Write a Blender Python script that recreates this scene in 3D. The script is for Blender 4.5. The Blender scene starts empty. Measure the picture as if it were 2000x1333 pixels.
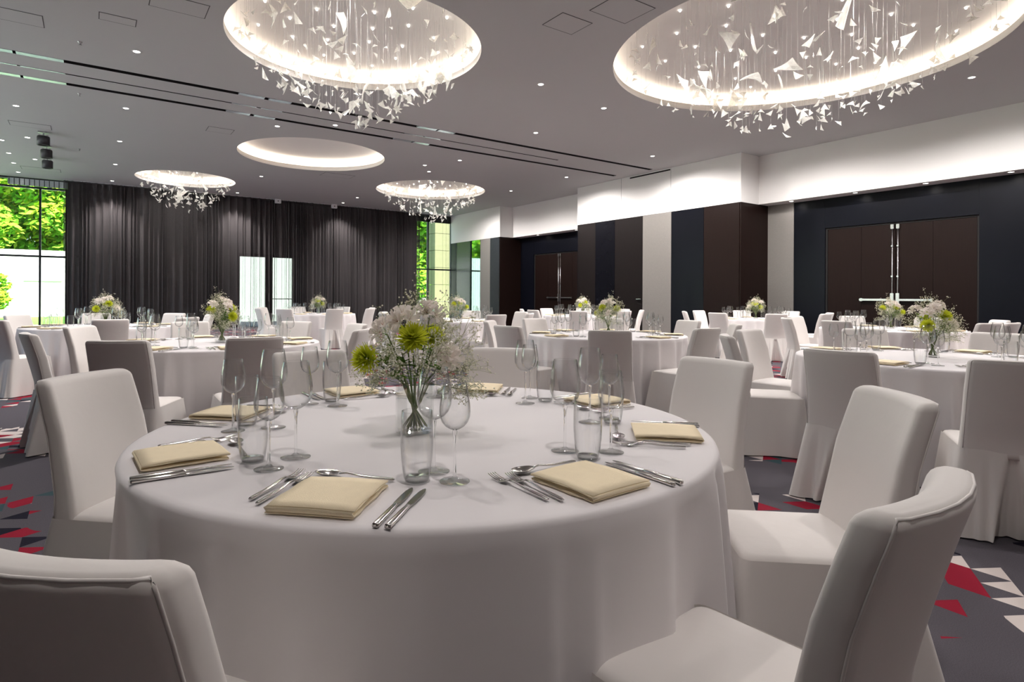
import bpy, bmesh, math, random
from mathutils import Vector, Matrix
from mathutils.geometry import delaunay_2d_cdt
PI = math.pi
S = bpy.context.scene
C = S.collection

# ------------------------------------------------------------------ camera, world, sun, exposure
YAW = 0.60
CAM_H = 1.178
cd = bpy.data.cameras.new('camera')
cd.sensor_width = 36.0
cd.lens = 1156.0 / 2000.0 * 36.0
cd.shift_x = 0.016
cd.shift_y = -0.0435
cd.clip_start = 0.05
cd.clip_end = 200
cam = bpy.data.objects.new('camera', cd)
C.objects.link(cam)
cam.matrix_world = Matrix.Translation((0, 0, CAM_H)) @ Matrix.Rotation(-YAW, 4, 'Z') @ Matrix.Rotation(PI / 2, 4, 'X') @ Matrix.Rotation(0.005, 4, 'Z')
S.camera = cam

w = bpy.data.worlds.new('world')
S.world = w
w.use_nodes = True
nt = w.node_tree
bg = nt.nodes['Background']
sky = nt.nodes.new('ShaderNodeTexSky')
sky.sky_type = 'NISHITA'
sky.sun_disc = False
sky.sun_elevation = math.radians(48)
sky.sun_rotation = math.radians(200)
nt.links.new(sky.outputs[0], bg.inputs[0])
bg.inputs[1].default_value = 0.50

sd = bpy.data.lights.new('sun', 'SUN')
sd.energy = 24.0
sd.angle = 0.01
sd.color = (1.0, 0.96, 0.88)
sun = bpy.data.objects.new('sun', sd)
C.objects.link(sun)
sun.rotation_euler = (math.radians(44), 0, math.radians(18))

S.view_settings.view_transform = 'Standard'
S.view_settings.look = 'None'
S.view_settings.gamma = 1.0
S.view_settings.use_curve_mapping = False
S.view_settings.exposure = -0.12
cy = S.cycles
cy.max_bounces = 7
cy.diffuse_bounces = 4
cy.glossy_bounces = 4
cy.transmission_bounces = 8
cy.transparent_max_bounces = 18
cy.caustics_reflective = False
cy.caustics_refractive = False
cy.sample_clamp_indirect = 6.0
cy.use_denoising = True
cy.use_adaptive_sampling = True
cy.adaptive_threshold = 0.05
SPOT_W = 260.0
COVE_W = 13.5

# ------------------------------------------------------------------ materials
def new_mat(name):
    m = bpy.data.materials.new(name)
    m.use_nodes = True
    return m, m.node_tree.nodes, m.node_tree.links, m.node_tree.nodes['Principled BSDF']

def mat(name, col, rough=0.6, metal=0.0, var=0.06, scale=8.0, bump=0.0, bscale=60.0, spec=0.5, sheen=0.0, stretch=None):
    m, n, l, p = new_mat(name)
    p.inputs['Roughness'].default_value = rough
    p.inputs['Metallic'].default_value = metal
    p.inputs['Specular IOR Level'].default_value = spec
    if sheen:
        p.inputs['Sheen Weight'].default_value = sheen
    tc = n.new('ShaderNodeTexCoord')
    src = tc.outputs['Object']
    if stretch:
        mp = n.new('ShaderNodeMapping')
        mp.inputs['Scale'].default_value = stretch
        l.new(src, mp.inputs[0])
        src = mp.outputs[0]
    tx = n.new('ShaderNodeTexNoise')
    tx.inputs['Scale'].default_value = scale
    tx.inputs['Detail'].default_value = 3
    l.new(src, tx.inputs['Vector'])
    mx = n.new('ShaderNodeMix')
    mx.data_type = 'RGBA'
    mx.inputs[6].default_value = (*[c * (1 - var) for c in col], 1)
    mx.inputs[7].default_value = (*[min(1, c * (1 + var)) for c in col], 1)
    l.new(tx.outputs['Fac'], mx.inputs[0])
    l.new(mx.outputs[2], p.inputs['Base Color'])
    if bump:
        bx_ = n.new('ShaderNodeTexNoise')
        bx_.inputs['Scale'].default_value = bscale
        bx_.inputs['Detail'].default_value = 4
        l.new(src, bx_.inputs['Vector'])
        b = n.new('ShaderNodeBump')
        b.inputs['Strength'].default_value = bump
        b.inputs['Distance'].default_value = 0.01
        l.new(bx_.outputs['Fac'], b.inputs['Height'])
        l.new(b.outputs[0], p.inputs['Normal'])
    return m

def emit(name, col, s):
    m, n, l, p = new_mat(name)
    n.remove(p)
    e = n.new('ShaderNodeEmission')
    e.inputs[0].default_value = (*col, 1)
    e.inputs[1].default_value = s
    l.new(e.outputs[0], n['Material Output'].inputs[0])
    return m

def thin_glass(name, tint, ior=1.45, rough=0.01, edge=1.0):
    m, n, l, p = new_mat(name)
    n.remove(p)
    t = n.new('ShaderNodeBsdfTransparent')
    t.inputs[0].default_value = (*tint, 1)
    g = n.new('ShaderNodeBsdfGlossy')
    g.inputs['Roughness'].default_value = rough
    lw = n.new('ShaderNodeLayerWeight')          # Schlick reflectance, the same from both sides of the thin wall
    lw.inputs[0].default_value = .5
    p2 = n.new('ShaderNodeMath'); p2.operation = 'POWER'; p2.inputs[1].default_value = 2.6
    l.new(lw.outputs['Facing'], p2.inputs[0])
    tm = n.new('ShaderNodeMix'); tm.data_type = 'RGBA'
    tm.inputs[6].default_value = (*tint, 1); tm.inputs[7].default_value = (*[c * edge for c in tint], 1)
    l.new(p2.outputs[0], tm.inputs[0]); l.new(tm.outputs[2], t.inputs[0])
    pw = n.new('ShaderNodeMath'); pw.operation = 'POWER'; pw.inputs[1].default_value = 3.2
    l.new(lw.outputs['Facing'], pw.inputs[0])
    f = n.new('ShaderNodeMapRange')
    r0 = ((ior - 1) / (ior + 1)) ** 2
    f.inputs[3].default_value = r0; f.inputs[4].default_value = .95
    l.new(pw.outputs[0], f.inputs[0])
    mx = n.new('ShaderNodeMixShader')
    l.new(f.outputs[0], mx.inputs[0])
    l.new(t.outputs[0], mx.inputs[1])
    l.new(g.outputs[0], mx.inputs[2])
    l.new(mx.outputs[0], n['Material Output'].inputs[0])
    return m

def veil(name, col, clear):
    """loosely woven fabric: part of the light passes straight through the weave"""
    m, n, l, p = new_mat(name)
    n.remove(p)
    t = n.new('ShaderNodeBsdfTransparent')
    d = n.new('ShaderNodeBsdfDiffuse')
    tc = n.new('ShaderNodeTexCoord')
    tx = n.new('ShaderNodeTexNoise')
    tx.inputs['Scale'].default_value = 3
    l.new(tc.outputs['Object'], tx.inputs['Vector'])
    mc = n.new('ShaderNodeMix')
    mc.data_type = 'RGBA'
    mc.inputs[6].default_value = (*[c * .85 for c in col], 1)
    mc.inputs[7].default_value = (*[c * 1.15 for c in col], 1)
    l.new(tx.outputs['Fac'], mc.inputs[0])
    l.new(mc.outputs[2], d.inputs[0])
    mx = n.new('ShaderNodeMixShader')
    mx.inputs[0].default_value = 1 - clear
    l.new(t.outputs[0], mx.inputs[1])
    l.new(d.outputs[0], mx.inputs[2])
    l.new(mx.outputs[0], n['Material Output'].inputs[0])
    return m

def petal(name, col, var=.1, scale=50, through=.4):
    m, n, l, p = new_mat(name)
    n.remove(p)
    d = n.new('ShaderNodeBsdfDiffuse'); t = n.new('ShaderNodeBsdfTranslucent')
    tc = n.new('ShaderNodeTexCoord'); tx = n.new('ShaderNodeTexNoise'); tx.inputs['Scale'].default_value = scale
    l.new(tc.outputs['Object'], tx.inputs['Vector'])
    mc = n.new('ShaderNodeMix'); mc.data_type = 'RGBA'
    mc.inputs[6].default_value = (*[c * (1 - var) for c in col], 1); mc.inputs[7].default_value = (*[min(1, c * (1 + var)) for c in col], 1)
    l.new(tx.outputs['Fac'], mc.inputs[0]); l.new(mc.outputs[2], d.inputs[0]); l.new(mc.outputs[2], t.inputs[0])
    mx = n.new('ShaderNodeMixShader'); mx.inputs[0].default_value = through
    l.new(d.outputs[0], mx.inputs[1]); l.new(t.outputs[0], mx.inputs[2]); l.new(mx.outputs[0], n['Material Output'].inputs[0])
    return m

def shard_mat():
    m, n, l, p = new_mat('frosted_shard_glass')
    n.remove(p)
    t = n.new('ShaderNodeBsdfTransparent')
    t.inputs[0].default_value = (.97, .97, .95, 1)
    g = n.new('ShaderNodeBsdfGlossy')
    g.inputs['Roughness'].default_value = .12
    d = n.new('ShaderNodeBsdfTranslucent')
    d.inputs[0].default_value = (.95, .93, .88, 1)
    d2 = n.new('ShaderNodeBsdfDiffuse')
    d2.inputs[0].default_value = (.92, .91, .87, 1)
    a = n.new('ShaderNodeMixShader'); a.inputs[0].default_value = .5
    l.new(d.outputs[0], a.inputs[1]); l.new(d2.outputs[0], a.inputs[2])
    tc = n.new('ShaderNodeTexCoord')
    tx = n.new('ShaderNodeTexNoise'); tx.inputs['Scale'].default_value = 9
    l.new(tc.outputs['Object'], tx.inputs['Vector'])
    mr = n.new('ShaderNodeMapRange')
    mr.inputs[3].default_value = .25; mr.inputs[4].default_value = .6
    l.new(tx.outputs['Fac'], mr.inputs[0])
    b = n.new('ShaderNodeMixShader')
    l.new(mr.outputs[0], b.inputs[0])
    l.new(t.outputs[0], b.inputs[1]); l.new(a.outputs[0], b.inputs[2])
    c = n.new('ShaderNodeMixShader'); c.inputs[0].default_value = .14
    l.new(b.outputs[0], c.inputs[1]); l.new(b.outputs[0], c.inputs[1]); l.new(g.outputs[0], c.inputs[2])
    l.new(c.outputs[0], n['Material Output'].inputs[0])
    return m

def carpet_mat():
    m, n, l, p = new_mat('triangle_carpet')
    p.inputs['Roughness'].default_value = .95
    p.inputs['Specular IOR Level'].default_value = .1
    def M(op, a, b=None):
        q = n.new('ShaderNodeMath'); q.operation = op
        for i, v in enumerate((a, b)):
            if v is None: continue
            if isinstance(v, (int, float)): q.inputs[i].default_value = v
            else: l.new(v, q.inputs[i])
        return q.outputs[0]
    tc = n.new('ShaderNodeTexCoord')
    sx = n.new('ShaderNodeSeparateXYZ')
    l.new(tc.outputs['Object'], sx.inputs[0])
    ed = .142
    v = M('DIVIDE', M('ADD', sx.outputs[0], .023), ed * .866)
    u = M('SUBTRACT', M('DIVIDE', M('ADD', sx.outputs[1], .035), ed), M('MULTIPLY', v, .5))
    iu, iv = M('FLOOR', u), M('FLOOR', v)
    k = M('GREATER_THAN', M('ADD', M('FRACT', u), M('FRACT', v)), 1.0)
    cb = n.new('ShaderNodeCombineXYZ')
    l.new(iu, cb.inputs[0]); l.new(iv, cb.inputs[1]); l.new(k, cb.inputs[2])
    wn = n.new('ShaderNodeTexWhiteNoise'); wn.noise_dimensions = '3D'
    l.new(cb.outputs[0], wn.inputs[0])
    # runs of coloured triangles gather in bands
    nb = n.new('ShaderNodeTexNoise'); nb.inputs['Scale'].default_value = .95; nb.inputs['Detail'].default_value = 1
    l.new(cb.outputs[0], nb.inputs['Vector'])
    nz = n.new('ShaderNodeTexNoise'); nz.inputs['Scale'].default_value = 1.1; nz.inputs['Detail'].default_value = 1
    l.new(tc.outputs['Object'], nz.inputs['Vector'])
    dens = n.new('ShaderNodeMapRange')
    dens.inputs[1].default_value = .42; dens.inputs[2].default_value = .66
    dens.inputs[3].default_value = .0; dens.inputs[4].default_value = .62
    l.new(nz.outputs['Fac'], dens.inputs[0])
    on = M('LESS_THAN', wn.outputs[0], dens.outputs[0])
    cr = n.new('ShaderNodeValToRGB')
    cr.color_ramp.interpolation = 'CONSTANT'
    e = cr.color_ramp.elements
    e[0].position = 0; e[0].color = (.26, .012, .03, 1)
    e[1].position = .36; e[1].color = (.62, .55, .52, 1)
    for pos, col in ((.66, (.014, .012, .022, 1)), (.86, (.04, .075, .085, 1))):
        x = e.new(pos); x.color = col
    wn2 = n.new('ShaderNodeTexNoise'); wn2.inputs['Scale'].default_value = .8; wn2.inputs['Detail'].default_value = 0
    wv = n.new('ShaderNodeTexWhiteNoise'); wv.noise_dimensions = '4D'; wv.inputs['W'].default_value = 3.7
    l.new(cb.outputs[0], wv.inputs['Vector'])
    l.new(wv.outputs[0], cr.inputs[0])
    pile = n.new('ShaderNodeTexNoise'); pile.inputs['Scale'].default_value = 260; pile.inputs['Detail'].default_value = 2
    l.new(tc.outputs['Object'], pile.inputs['Vector'])
    gr = n.new('ShaderNodeMix'); gr.data_type = 'RGBA'
    gr.inputs[6].default_value = (.052, .048, .057, 1)
    gr.inputs[7].default_value = (.125, .113, .13, 1)
    l.new(pile.outputs['Fac'], gr.inputs[0])
    fx = n.new('ShaderNodeMix'); fx.data_type = 'RGBA'
    l.new(on, fx.inputs[0]); l.new(gr.outputs[2], fx.inputs[6]); l.new(cr.outputs[0], fx.inputs[7])
    l.new(fx.outputs[2], p.inputs['Base Color'])
    b = n.new('ShaderNodeBump'); b.inputs['Strength'].default_value = .4; b.inputs['Distance'].default_value = .004
    l.new(pile.outputs['Fac'], b.inputs['Height']); l.new(b.outputs[0], p.inputs['Normal'])
    return m

M = {}
M['carpet'] = carpet_mat()
M['ceil'] = mat('grey_ceiling_paint', (.48, .475, .48), .8, var=.02, scale=.6)
M['white'] = mat('white_wall_paint', (.80, .785, .77), .7, var=.02, scale=.8)
M['dome'] = mat('cove_white_paint', (.82, .80, .78), .7, var=.02)
M['wall'] = mat('dark_wall_paint', (.05, .05, .053), .8)
M['rear'] = mat('dark_brown_wall', (.07, .06, .055), .8)
M['navy'] = mat('navy_lacquer', (.004, .0045, .008), .3, var=.2, scale=2, spec=.14)
M['black'] = mat('black_lacquer', (.005, .005, .008), .25, var=.2, scale=2, spec=.14)
M['brown'] = mat('dark_brown_veneer', (.012, .006, .005), .42, var=.3, scale=6, stretch=(8, 8, .4), spec=.12)
M['umber'] = mat('umber_veneer', (.011, .008, .008), .42, var=.3, scale=6, stretch=(8, 8, .4), spec=.12)
M['beige'] = mat('taupe_fabric_panel', (.23, .215, .20), .75, var=.08, scale=30, bump=.1, bscale=300)
M['slate'] = mat('slate_lacquer', (.035, .04, .045), .22, var=.1)
M['mirror'] = mat('tinted_mirror', (.30, .40, .38), .04, metal=1, var=.02)
M['steel'] = mat('polished_steel', (.66, .64, .62), .16, metal=1, var=.04)
M['chrome'] = mat('brushed_chrome', (.72, .72, .72), .25, metal=1, var=.04)
M['linen'] = mat('white_table_linen', (.79, .755, .76), .85, var=.02, scale=3, bump=.08, bscale=14, sheen=.2, spec=.2)
M['cover'] = mat('cream_chair_fabric', (.75, .71, .68), .8, var=.025, scale=3, bump=.16, bscale=11, sheen=.25, spec=.25)
M['napkin'] = mat('pale_yellow_napkin', (.93, .80, .57), .9, var=.04, scale=40, bump=.25, bscale=500, spec=.1)
M['wood'] = mat('plain_table_wood', (.35, .25, .16), .6)
M['metal'] = mat('dark_frame_metal', (.02, .022, .026), .4, metal=.3)
M['track'] = mat('white_track_metal', (.7, .7, .72), .4)
M['fix'] = mat('charcoal_fixture', (.03, .03, .032), .5)
M['silver'] = mat('silver_fixture', (.45, .45, .46), .35, metal=.8)
M['slot'] = mat('slot_black', (.012, .011, .011), .9)
M['diff'] = mat('pale_diffuser_metal', (.85, .90, .95), .22, metal=.6, var=.05)
M['seam'] = mat('panel_shadow_gap', (.06, .058, .058), .9)
M['glass'] = thin_glass('drinking_glass', (.994, .996, .996), 1.46, edge=.66)
m_, n_, l_, p_ = new_mat('glass_stem')
n_.remove(p_)
g_ = n_.new('ShaderNodeBsdfGlass'); g_.inputs['IOR'].default_value = 1.45; g_.inputs['Roughness'].default_value = 0.0
g_.inputs['Color'].default_value = (.995, .998, .998, 1)
l_.new(g_.outputs[0], n_['Material Output'].inputs[0])
M['stemglass'] = m_
M['footglass'] = thin_glass('glass_foot', (.97, .98, .98), 1.6, .02, edge=.72)
M['pane'] = thin_glass('window_glass', (.97, .985, .978), 1.35)
M['vase'] = thin_glass('vase_glass', (.985, .992, .988), 1.45, edge=.7)
M['shard'] = shard_mat()
M['wire'] = veil('fine_steel_wire', (.55, .54, .52), .55)
M['cove'] = emit('warm_led_strip', (1.0, .86, .70), COVE_W)
M['led'] = emit('downlight_lens', (1.0, .93, .84), 10)
M['curtain'] = veil('charcoal_sheer', (.085, .077, .079), .30)
M['sheer'] = veil('light_charcoal_sheer', (.05, .055, .055), .86)
M['leaf'] = petal('leaf_green', (.10, .20, .03), .3, 20)
M['stem'] = mat('stem_green', (.10, .16, .035), .6, var=.2)
M['mum'] = petal('yellow_green_petal', (.68, .72, .06), .2, 40)
M['lily'] = petal('white_pink_petal', (.94, .87, .82), .06, 60)
M['lilyc'] = mat('flower_throat', (.45, .20, .10), .6)
M['gyp'] = petal('tiny_white_blossom', (.90, .88, .76), .08, 50, .3)
M['twig'] = mat('green_brown_twig', (.28, .31, .14), .7)
M['tree1'] = mat('sunlit_leaves', (.16, .44, .02), .5, var=.5, scale=1.3)
M['tree2'] = mat('yellow_green_leaves', (.38, .55, .03), .5, var=.4, scale=1.3)
M['bark'] = mat('tree_bark', (.09, .07, .05), .9)
M['grass'] = mat('mown_lawn', (.14, .36, .04), .9, var=.4, scale=5)
M['road'] = mat('pale_asphalt', (.55, .56, .56), .9)
M['house'] = mat('white_render', (.80, .80, .78), .8, var=.04)
M['housew'] = mat('grey_facade_panel', (.42, .43, .45), .6)
M['mint'] = mat('pale_mint_wall', (.62, .72, .66), .8)
M['tile'] = mat('olive_stone_tile', (.17, .18, .085), .6, var=.15, scale=6)

# ------------------------------------------------------------------ helpers
def mesh_of(bm, name, m, smooth=False):
    me = bpy.data.meshes.new(name)
    bmesh.ops.recalc_face_normals(bm, faces=bm.faces)
    bm.to_mesh(me); bm.free()
    for x in (m if isinstance(m, (list, tuple)) else [m]):
        me.materials.append(M[x])
    if smooth:
        for p in me.polygons: p.use_smooth = True
    return me

def link(name, me, parent=None, loc=None, rz=None):
    o = bpy.data.objects.new(name, me)
    C.objects.link(o)
    if parent is not None: o.parent = parent
    if loc is not None: o.location = loc
    if rz is not None: o.rotation_euler = (0, 0, rz)
    return o

def thing(name, label, cat, loc=(0, 0, 0), rz=0, group=None):
    o = link(name, None, None, loc, rz)
    o.empty_display_size = .1
    o['label'] = label; o['category'] = cat
    if group: o['group'] = group
    return o

def tag(o, label, cat, group=None, kind=None):
    o['label'] = label; o['category'] = cat
    if group: o['group'] = group
    if kind: o['kind'] = kind
    return o

def struct(name, me, parent=None, loc=None):
    o = link(name, me, parent, loc)
    if parent is None: o['kind'] = 'structure'
    return o

def box(bm, x0, x1, y0, y1, z0, z1, bev=0.0):
    vs = [bm.verts.new((x, y, z)) for z in (z0, z1) for y in (y0, y1) for x in (x0, x1)]
    fs = [bm.faces.new([vs[i] for i in f]) for f in ((0, 2, 3, 1), (4, 5, 7, 6), (0, 1, 5, 4), (2, 6, 7, 3), (0, 4, 6, 2), (1, 3, 7, 5))]
    if bev:
        es = list({e for f in fs for e in f.edges})
        bmesh.ops.bevel(bm, geom=es, offset=bev, segments=2, affect='EDGES', clamp_overlap=True)
    return fs

def boxm(name, m, *a, bev=0.0):
    bm = bmesh.new(); box(bm, *a, bev=bev)
    return mesh_of(bm, name, m)

def rings(bm, R, close=True, cap0=False, cap1=False, mi=0):
    """skin a list of rings (lists of 3-tuples)"""
    V = [[bm.verts.new(p) for p in r] for r in R]
    n = len(V[0])
    for a, b in zip(V, V[1:]):
        for i in range(n if close else n - 1):
            j = (i + 1) % n
            f = bm.faces.new((a[i], a[j], b[j], b[i])); f.material_index = mi
    if cap0: bm.faces.new(V[0][::-1]).material_index = mi
    if cap1: bm.faces.new(V[-1]).material_index = mi
    return V

def circle(r, z, n, x=0, y=0, ph=0):
    return [(x + r * math.cos(2 * PI * i / n + ph), y + r * math.sin(2 * PI * i / n + ph), z) for i in range(n)]

def lathe(bm, prof, n, mi=0, cap0=False, cap1=False):
    return rings(bm, [circle(max(r, 1e-4), z, n) for r, z in prof], True, cap0, cap1, mi)

def tube(bm, pts, r0, r1=None, n=5, mi=0):
    r1 = r0 if r1 is None else r1
    R = []
    for k, p in enumerate(pts):
        p = Vector(p)
        d = (Vector(pts[min(k + 1, len(pts) - 1)]) - Vector(pts[max(k - 1, 0)])).normalized()
        a = d.orthogonal().normalized(); b = d.cross(a)
        r = r0 + (r1 - r0) * k / max(1, len(pts) - 1)
        R.append([tuple(p + (a * math.cos(2 * PI * i / n) + b * math.sin(2 * PI * i / n)) * r) for i in range(n)])
    rings(bm, R, True, True, True, mi)

def sup(a, e):
    c, s = math.cos(a), math.sin(a)
    return math.copysign(abs(c) ** e, c), math.copysign(abs(s) ** e, s)

def copy_tree(o, parent=None):
    c = o.copy(); C.objects.link(c); c.parent = parent
    for ch in o.children: copy_tree(ch, c)
    return c

CR, SR = math.cos(YAW), math.sin(YAW)
def view_rel(dx, dy):                       # room offset -> (right, forward) as seen by the photographer
    return dx * CR - dy * SR, dx * SR + dy * CR
DIRS = ['right', 'far-right', 'far', 'far-left', 'left', 'near-left', 'near', 'near-right']
def seat_word(phi):
    r, f = view_rel(math.cos(phi), math.sin(phi))
    return DIRS[round(math.atan2(f, r) / (PI / 4)) % 8]

# ------------------------------------------------------------------ room shell
XL, XR, YN, YB, ZC = -5.0, 14.65, -5.0, 23.4, 4.80
struct('floor', boxm('floor', 'carpet', XL - .2, XR + .2, YN - .2, YB + .2, -.1, 0))
COVES = [(3.205, 8.255, 1.79), (8.656, 4.78, 2.66), (4.751, 15.356, 1.82), (2.47, 20.80, 1.40), (9.62, 18.02, 1.85)]
SLOTS = [(XL + .3, 13.1, 11.31, 11.45), (XL + .3, 10.2, 11.99, 12.04), (XL + .3, 12.9, 12.51, 12.65)]
def build_ceiling():
    x0, x1, y0, y1 = XL - .2, XR + .2, YN - .2, YB + .2
    vs, fs, loops = [], [], []
    def loop(pts):
        b = len(vs); vs.extend(Vector(p) for p in pts)
        loops.append([(b + i, b + (i + 1) % len(pts)) for i in range(len(pts))])
    loop([(x0, y0), (x1, y0), (x1, y1), (x0, y1)])
    for cx, cy_, r in COVES: loop([(cx + r * math.cos(2 * PI * i / 96), cy_ + r * math.sin(2 * PI * i / 96)) for i in range(96)])
    for a, b, c, d in SLOTS: loop([(a, c), (b, c), (b, d), (a, d)])
    ov, oe, of, _, _, _ = delaunay_2d_cdt(vs, [e for lp in loops for e in lp], [], 0, 1e-5)
    bm = bmesh.new()
    V = [bm.verts.new((p.x, p.y, ZC)) for p in ov]
    for f in of:
        gx = sum(ov[i].x for i in f) / len(f); gy = sum(ov[i].y for i in f) / len(f)
        if any(math.hypot(gx - cx, gy - cy_) < r * .999 for cx, cy_, r in COVES): continue
        if any(a < gx < b and c < gy < d for a, b, c, d in SLOTS): continue
        bm.faces.new([V[i] for i in f])
    return mesh_of(bm, 'ceiling', 'ceil')
ceiling = struct('ceiling', build_ceiling())
# the dark channels behind the slots, with pale metal diffusers let into them
for i, (a, b, c, d) in enumerate(SLOTS):
    bm = bmesh.new()
    rings(bm, [[(a, c, ZC), (b, c, ZC), (b, d, ZC), (a, d, ZC)], [(a, c, ZC + .12), (b, c, ZC + .12), (b, d, ZC + .12), (a, d, ZC + .12)]], True, False, True)
    link('slot_channel', mesh_of(bm, 'slot_channel', 'slot'), ceiling)
    for q0, q1 in ((-2.3, -.98), (-.94, -.36), (2.18, 2.62), (2.70, 3.1), (5.75, 6.2), (6.25, 6.65)):
        if q1 > b: continue
        link('slot_diffuser', boxm('slot_diffuser', 'diff', q0, q1, c + .006, d - .006, ZC - .004, ZC + .03), ceiling)
# light coves
for i, (cx, cy_, r) in enumerate(COVES):
    o = link('trim_%d' % (i + 1), None, None, (cx, cy_, ZC)); o['kind'] = 'structure'; o.empty_display_size = .1
    n = 96
    bm = bmesh.new(); lathe(bm, [(r, 0), (r, .10), (r + .02, .10), (r + .02, .115), (r + .02, .09), (r + .20, .09)], n)
    link('cove_lip', mesh_of(bm, 'cove_lip', 'dome', True), o)
    bm = bmesh.new(); lathe(bm, [(r + .20, .09), (r + .20, .26), (r + .14, .33), (r * .6, .34), (.02, .34)], n, cap1=True)
    link('cove_dome', mesh_of(bm, 'cove_dome', 'dome', True), o)
    bm = bmesh.new(); lathe(bm, [(r + .07, .10), (r + .12, .10), (r + .12, .125), (r + .07, .125), (r + .07, .10)], n)
    link('light_strip', mesh_of(bm, 'light_strip', 'cove'), o)

bm = bmesh.new()
for a in ((YN - .2, 9.0, 0, ZC + .5), (9.0, YB - .6, 4.2, ZC + .5), (9.0, YB - .6, 0, .3), (YB - .6, YB + .2, 0, ZC + .5)): box(bm, XL - .2, XL, *a)
struct('wall_left', mesh_of(bm, 'wall_left', 'rear'))
sw_ = link('window_3', None, None, (XL, 0, 0)); sw_['kind'] = 'structure'; sw_.empty_display_size = .1  # unseen window, added to bring daylight in from the left
for k in range(7):
    y = 9.0 + k * (YB - 9.6) / 6
    link('mullion', boxm('mullion', 'fix', -.15, -.05, y - .03, y + .03, .3, 4.2), sw_)
    if k < 6: link('glass_pane', boxm('glass_pane', 'pane', -.11, -.10, y + .03, y + (YB - 9.6) / 6 - .03, .3, 4.2), sw_)
M['rearwall'] = mat('taupe_wall_paint', (.42, .39, .37), .8)
struct('wall_rear', boxm('wall_rear', 'rearwall', XL - .2, XR + .4, YN - .2, YN, 0, ZC + .5))
# roof slab keeps the daylight out of the ceiling void
struct('roof', boxm('roof', 'rear', XL - .2, XR + .4, YN - .2, YB + .2, ZC + .55, ZC + .7))

# right-hand wall: two recessed bays with double doors between projecting blocks
wr = struct('wall_right', boxm('wall_right', 'wall', XR, XR + .25, YN, YB + .2, 0, ZC + .5))
HS = 3.57
def rpart(name, m, *a, bev=0.0): return link(name, boxm(name, m, *a, bev=bev), wr)
for (x, y0, y1) in ((14.12, 3.05, 8.72), (14.12, 14.72, 19.45)):      # bulkheads over the bays
    rpart('bulkhead', 'white', x, XR - .002, y0, y1, HS, ZC)
for (x, y0, y1) in ((13.35, YN + .05, 3.05), (13.35, 8.72, 14.72), (13.50, 19.45, YB - .03)):
    rpart('bulkhead', 'white', x, XR - .004, y0 + .002, y1 - .002, HS, ZC)
    rpart('block_core', 'slot', x + .05, XR - .004, y0 + .03, y1 - .03, 0, HS - .004)
def face_panels(x, cuts, mats, z0=0.0, z1=HS - .004, name='panel'):
    for a, b, m in zip(cuts, cuts[1:], mats):
        rpart(name, m, x, x + .045, a + .004, b - .004, z0, z1)
face_panels(13.352, (8.76, 9.80, 10.86, 11.894, 13.012, 13.864, 14.69), ('brown', 'navy', 'beige', 'umber', 'black', 'umber'))
face_panels(13.502, (19.49, 20.153, 20.887, 21.70, 22.826, 23.33), ('slate', 'beige', 'mirror', 'slate', 'navy'))
face_panels(13.352, (-4.9, -2.2, .4, 3.0), ('brown', 'beige', 'umber'))
for y, x0, m in ((8.722, 13.36, 'brown'), (19.452, 13.51, 'brown')):   # return faces that look towards the camera
    rpart('panel', m, x0, XR - .01, y, y + .03, 0, HS - .004)
for y, x0 in ((14.69, 13.36), (3.02, 13.36)):
    rpart('panel', 'navy', x0, XR - .01, y, y + .028, 0, HS - .004)
def bay(y0, y1, d0, d1, left_beige):
    xb = 14.55
    rpart('panel', 'navy', xb, XR - .01, y0 + .03, d0, 0, HS - .004)
    if left_beige:
        rpart('panel', 'navy', xb, XR - .01, d1, 8.03, 0, HS - .004)
        rpart('panel', 'beige', xb - .01, XR - .01, 8.034, y1, 0, HS - .004)
    else:
        rpart('panel', 'navy', xb, XR - .01, d1, y1, 0, HS - .004)
    rpart('header_panel', 'navy', xb, XR - .01, d0 + .002, d1 - .002, 2.86, HS - .004)
bay(3.05, 8.72, 4.28, 7.27, True)
bay(14.72, 19.45, 15.5, 18.6, False)
def double_door(n, y0, y1, x=14.60):
    d = link('door_%d' % n, None, None, (x, (y0 + y1) / 2, 0)); d['kind'] = 'structure'; d.empty_display_size = .1
    hw = (y1 - y0) / 2
    bm = bmesh.new(); box(bm, -.01, .04, -hw, -hw + .04, 0, 2.86); box(bm, -.01, .04, hw - .04, hw, 0, 2.86); box(bm, -.01, .04, -hw + .04, hw - .04, 2.82, 2.86)
    link('door_frame', mesh_of(bm, 'door_frame', 'slot'), d)
    for s in (-1, 1):
        a, b = sorted((s * .006, s * (hw - .045)))
        lf = link('leaf', boxm('leaf', 'brown', .012, .04, a, b, .01, 2.815), d)
        mid = s * .70
        for q0, q1 in ((s * .008, mid - s * .003), (mid + s * .003, s * (hw - .047))):
            q0, q1 = sorted((q0, q1))
            link('board', boxm('board', 'brown', 0, .014, q0, q1, .012, 2.812), lf)
        y = s * .055
        bm = bmesh.new()
        tube(bm, [(-.03, y, .15), (-.03, y, 2.74)], .010, n=8)
        link('latch_rod', mesh_of(bm, 'latch_rod', 'chrome', True), lf)
        for z, h, hw_ in ((2.76, .10, .032), (2.335, .035, .02), (1.664, .035, .02), (1.145, .30, .035), (.10, .1, .032)):
            link('latch_block', boxm('latch_block', 'chrome', -.055, -.001, y - hw_, y + hw_, z - h / 2, z + h / 2, bev=.006), lf)
        q0, q1 = sorted((s * .08, s * .72))
        bar = link('push_bar', boxm('push_bar', 'chrome', -.075, -.03, q0, q1, 1.125, 1.170, bev=.008), lf)
        link('bar_bracket', boxm('bar_bracket', 'chrome', -.04, -.001, *sorted((s * .66, s * .72)), 1.115, 1.18), bar)
double_door(1, 4.28, 7.27)
double_door(2, 15.5, 18.6)
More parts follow.
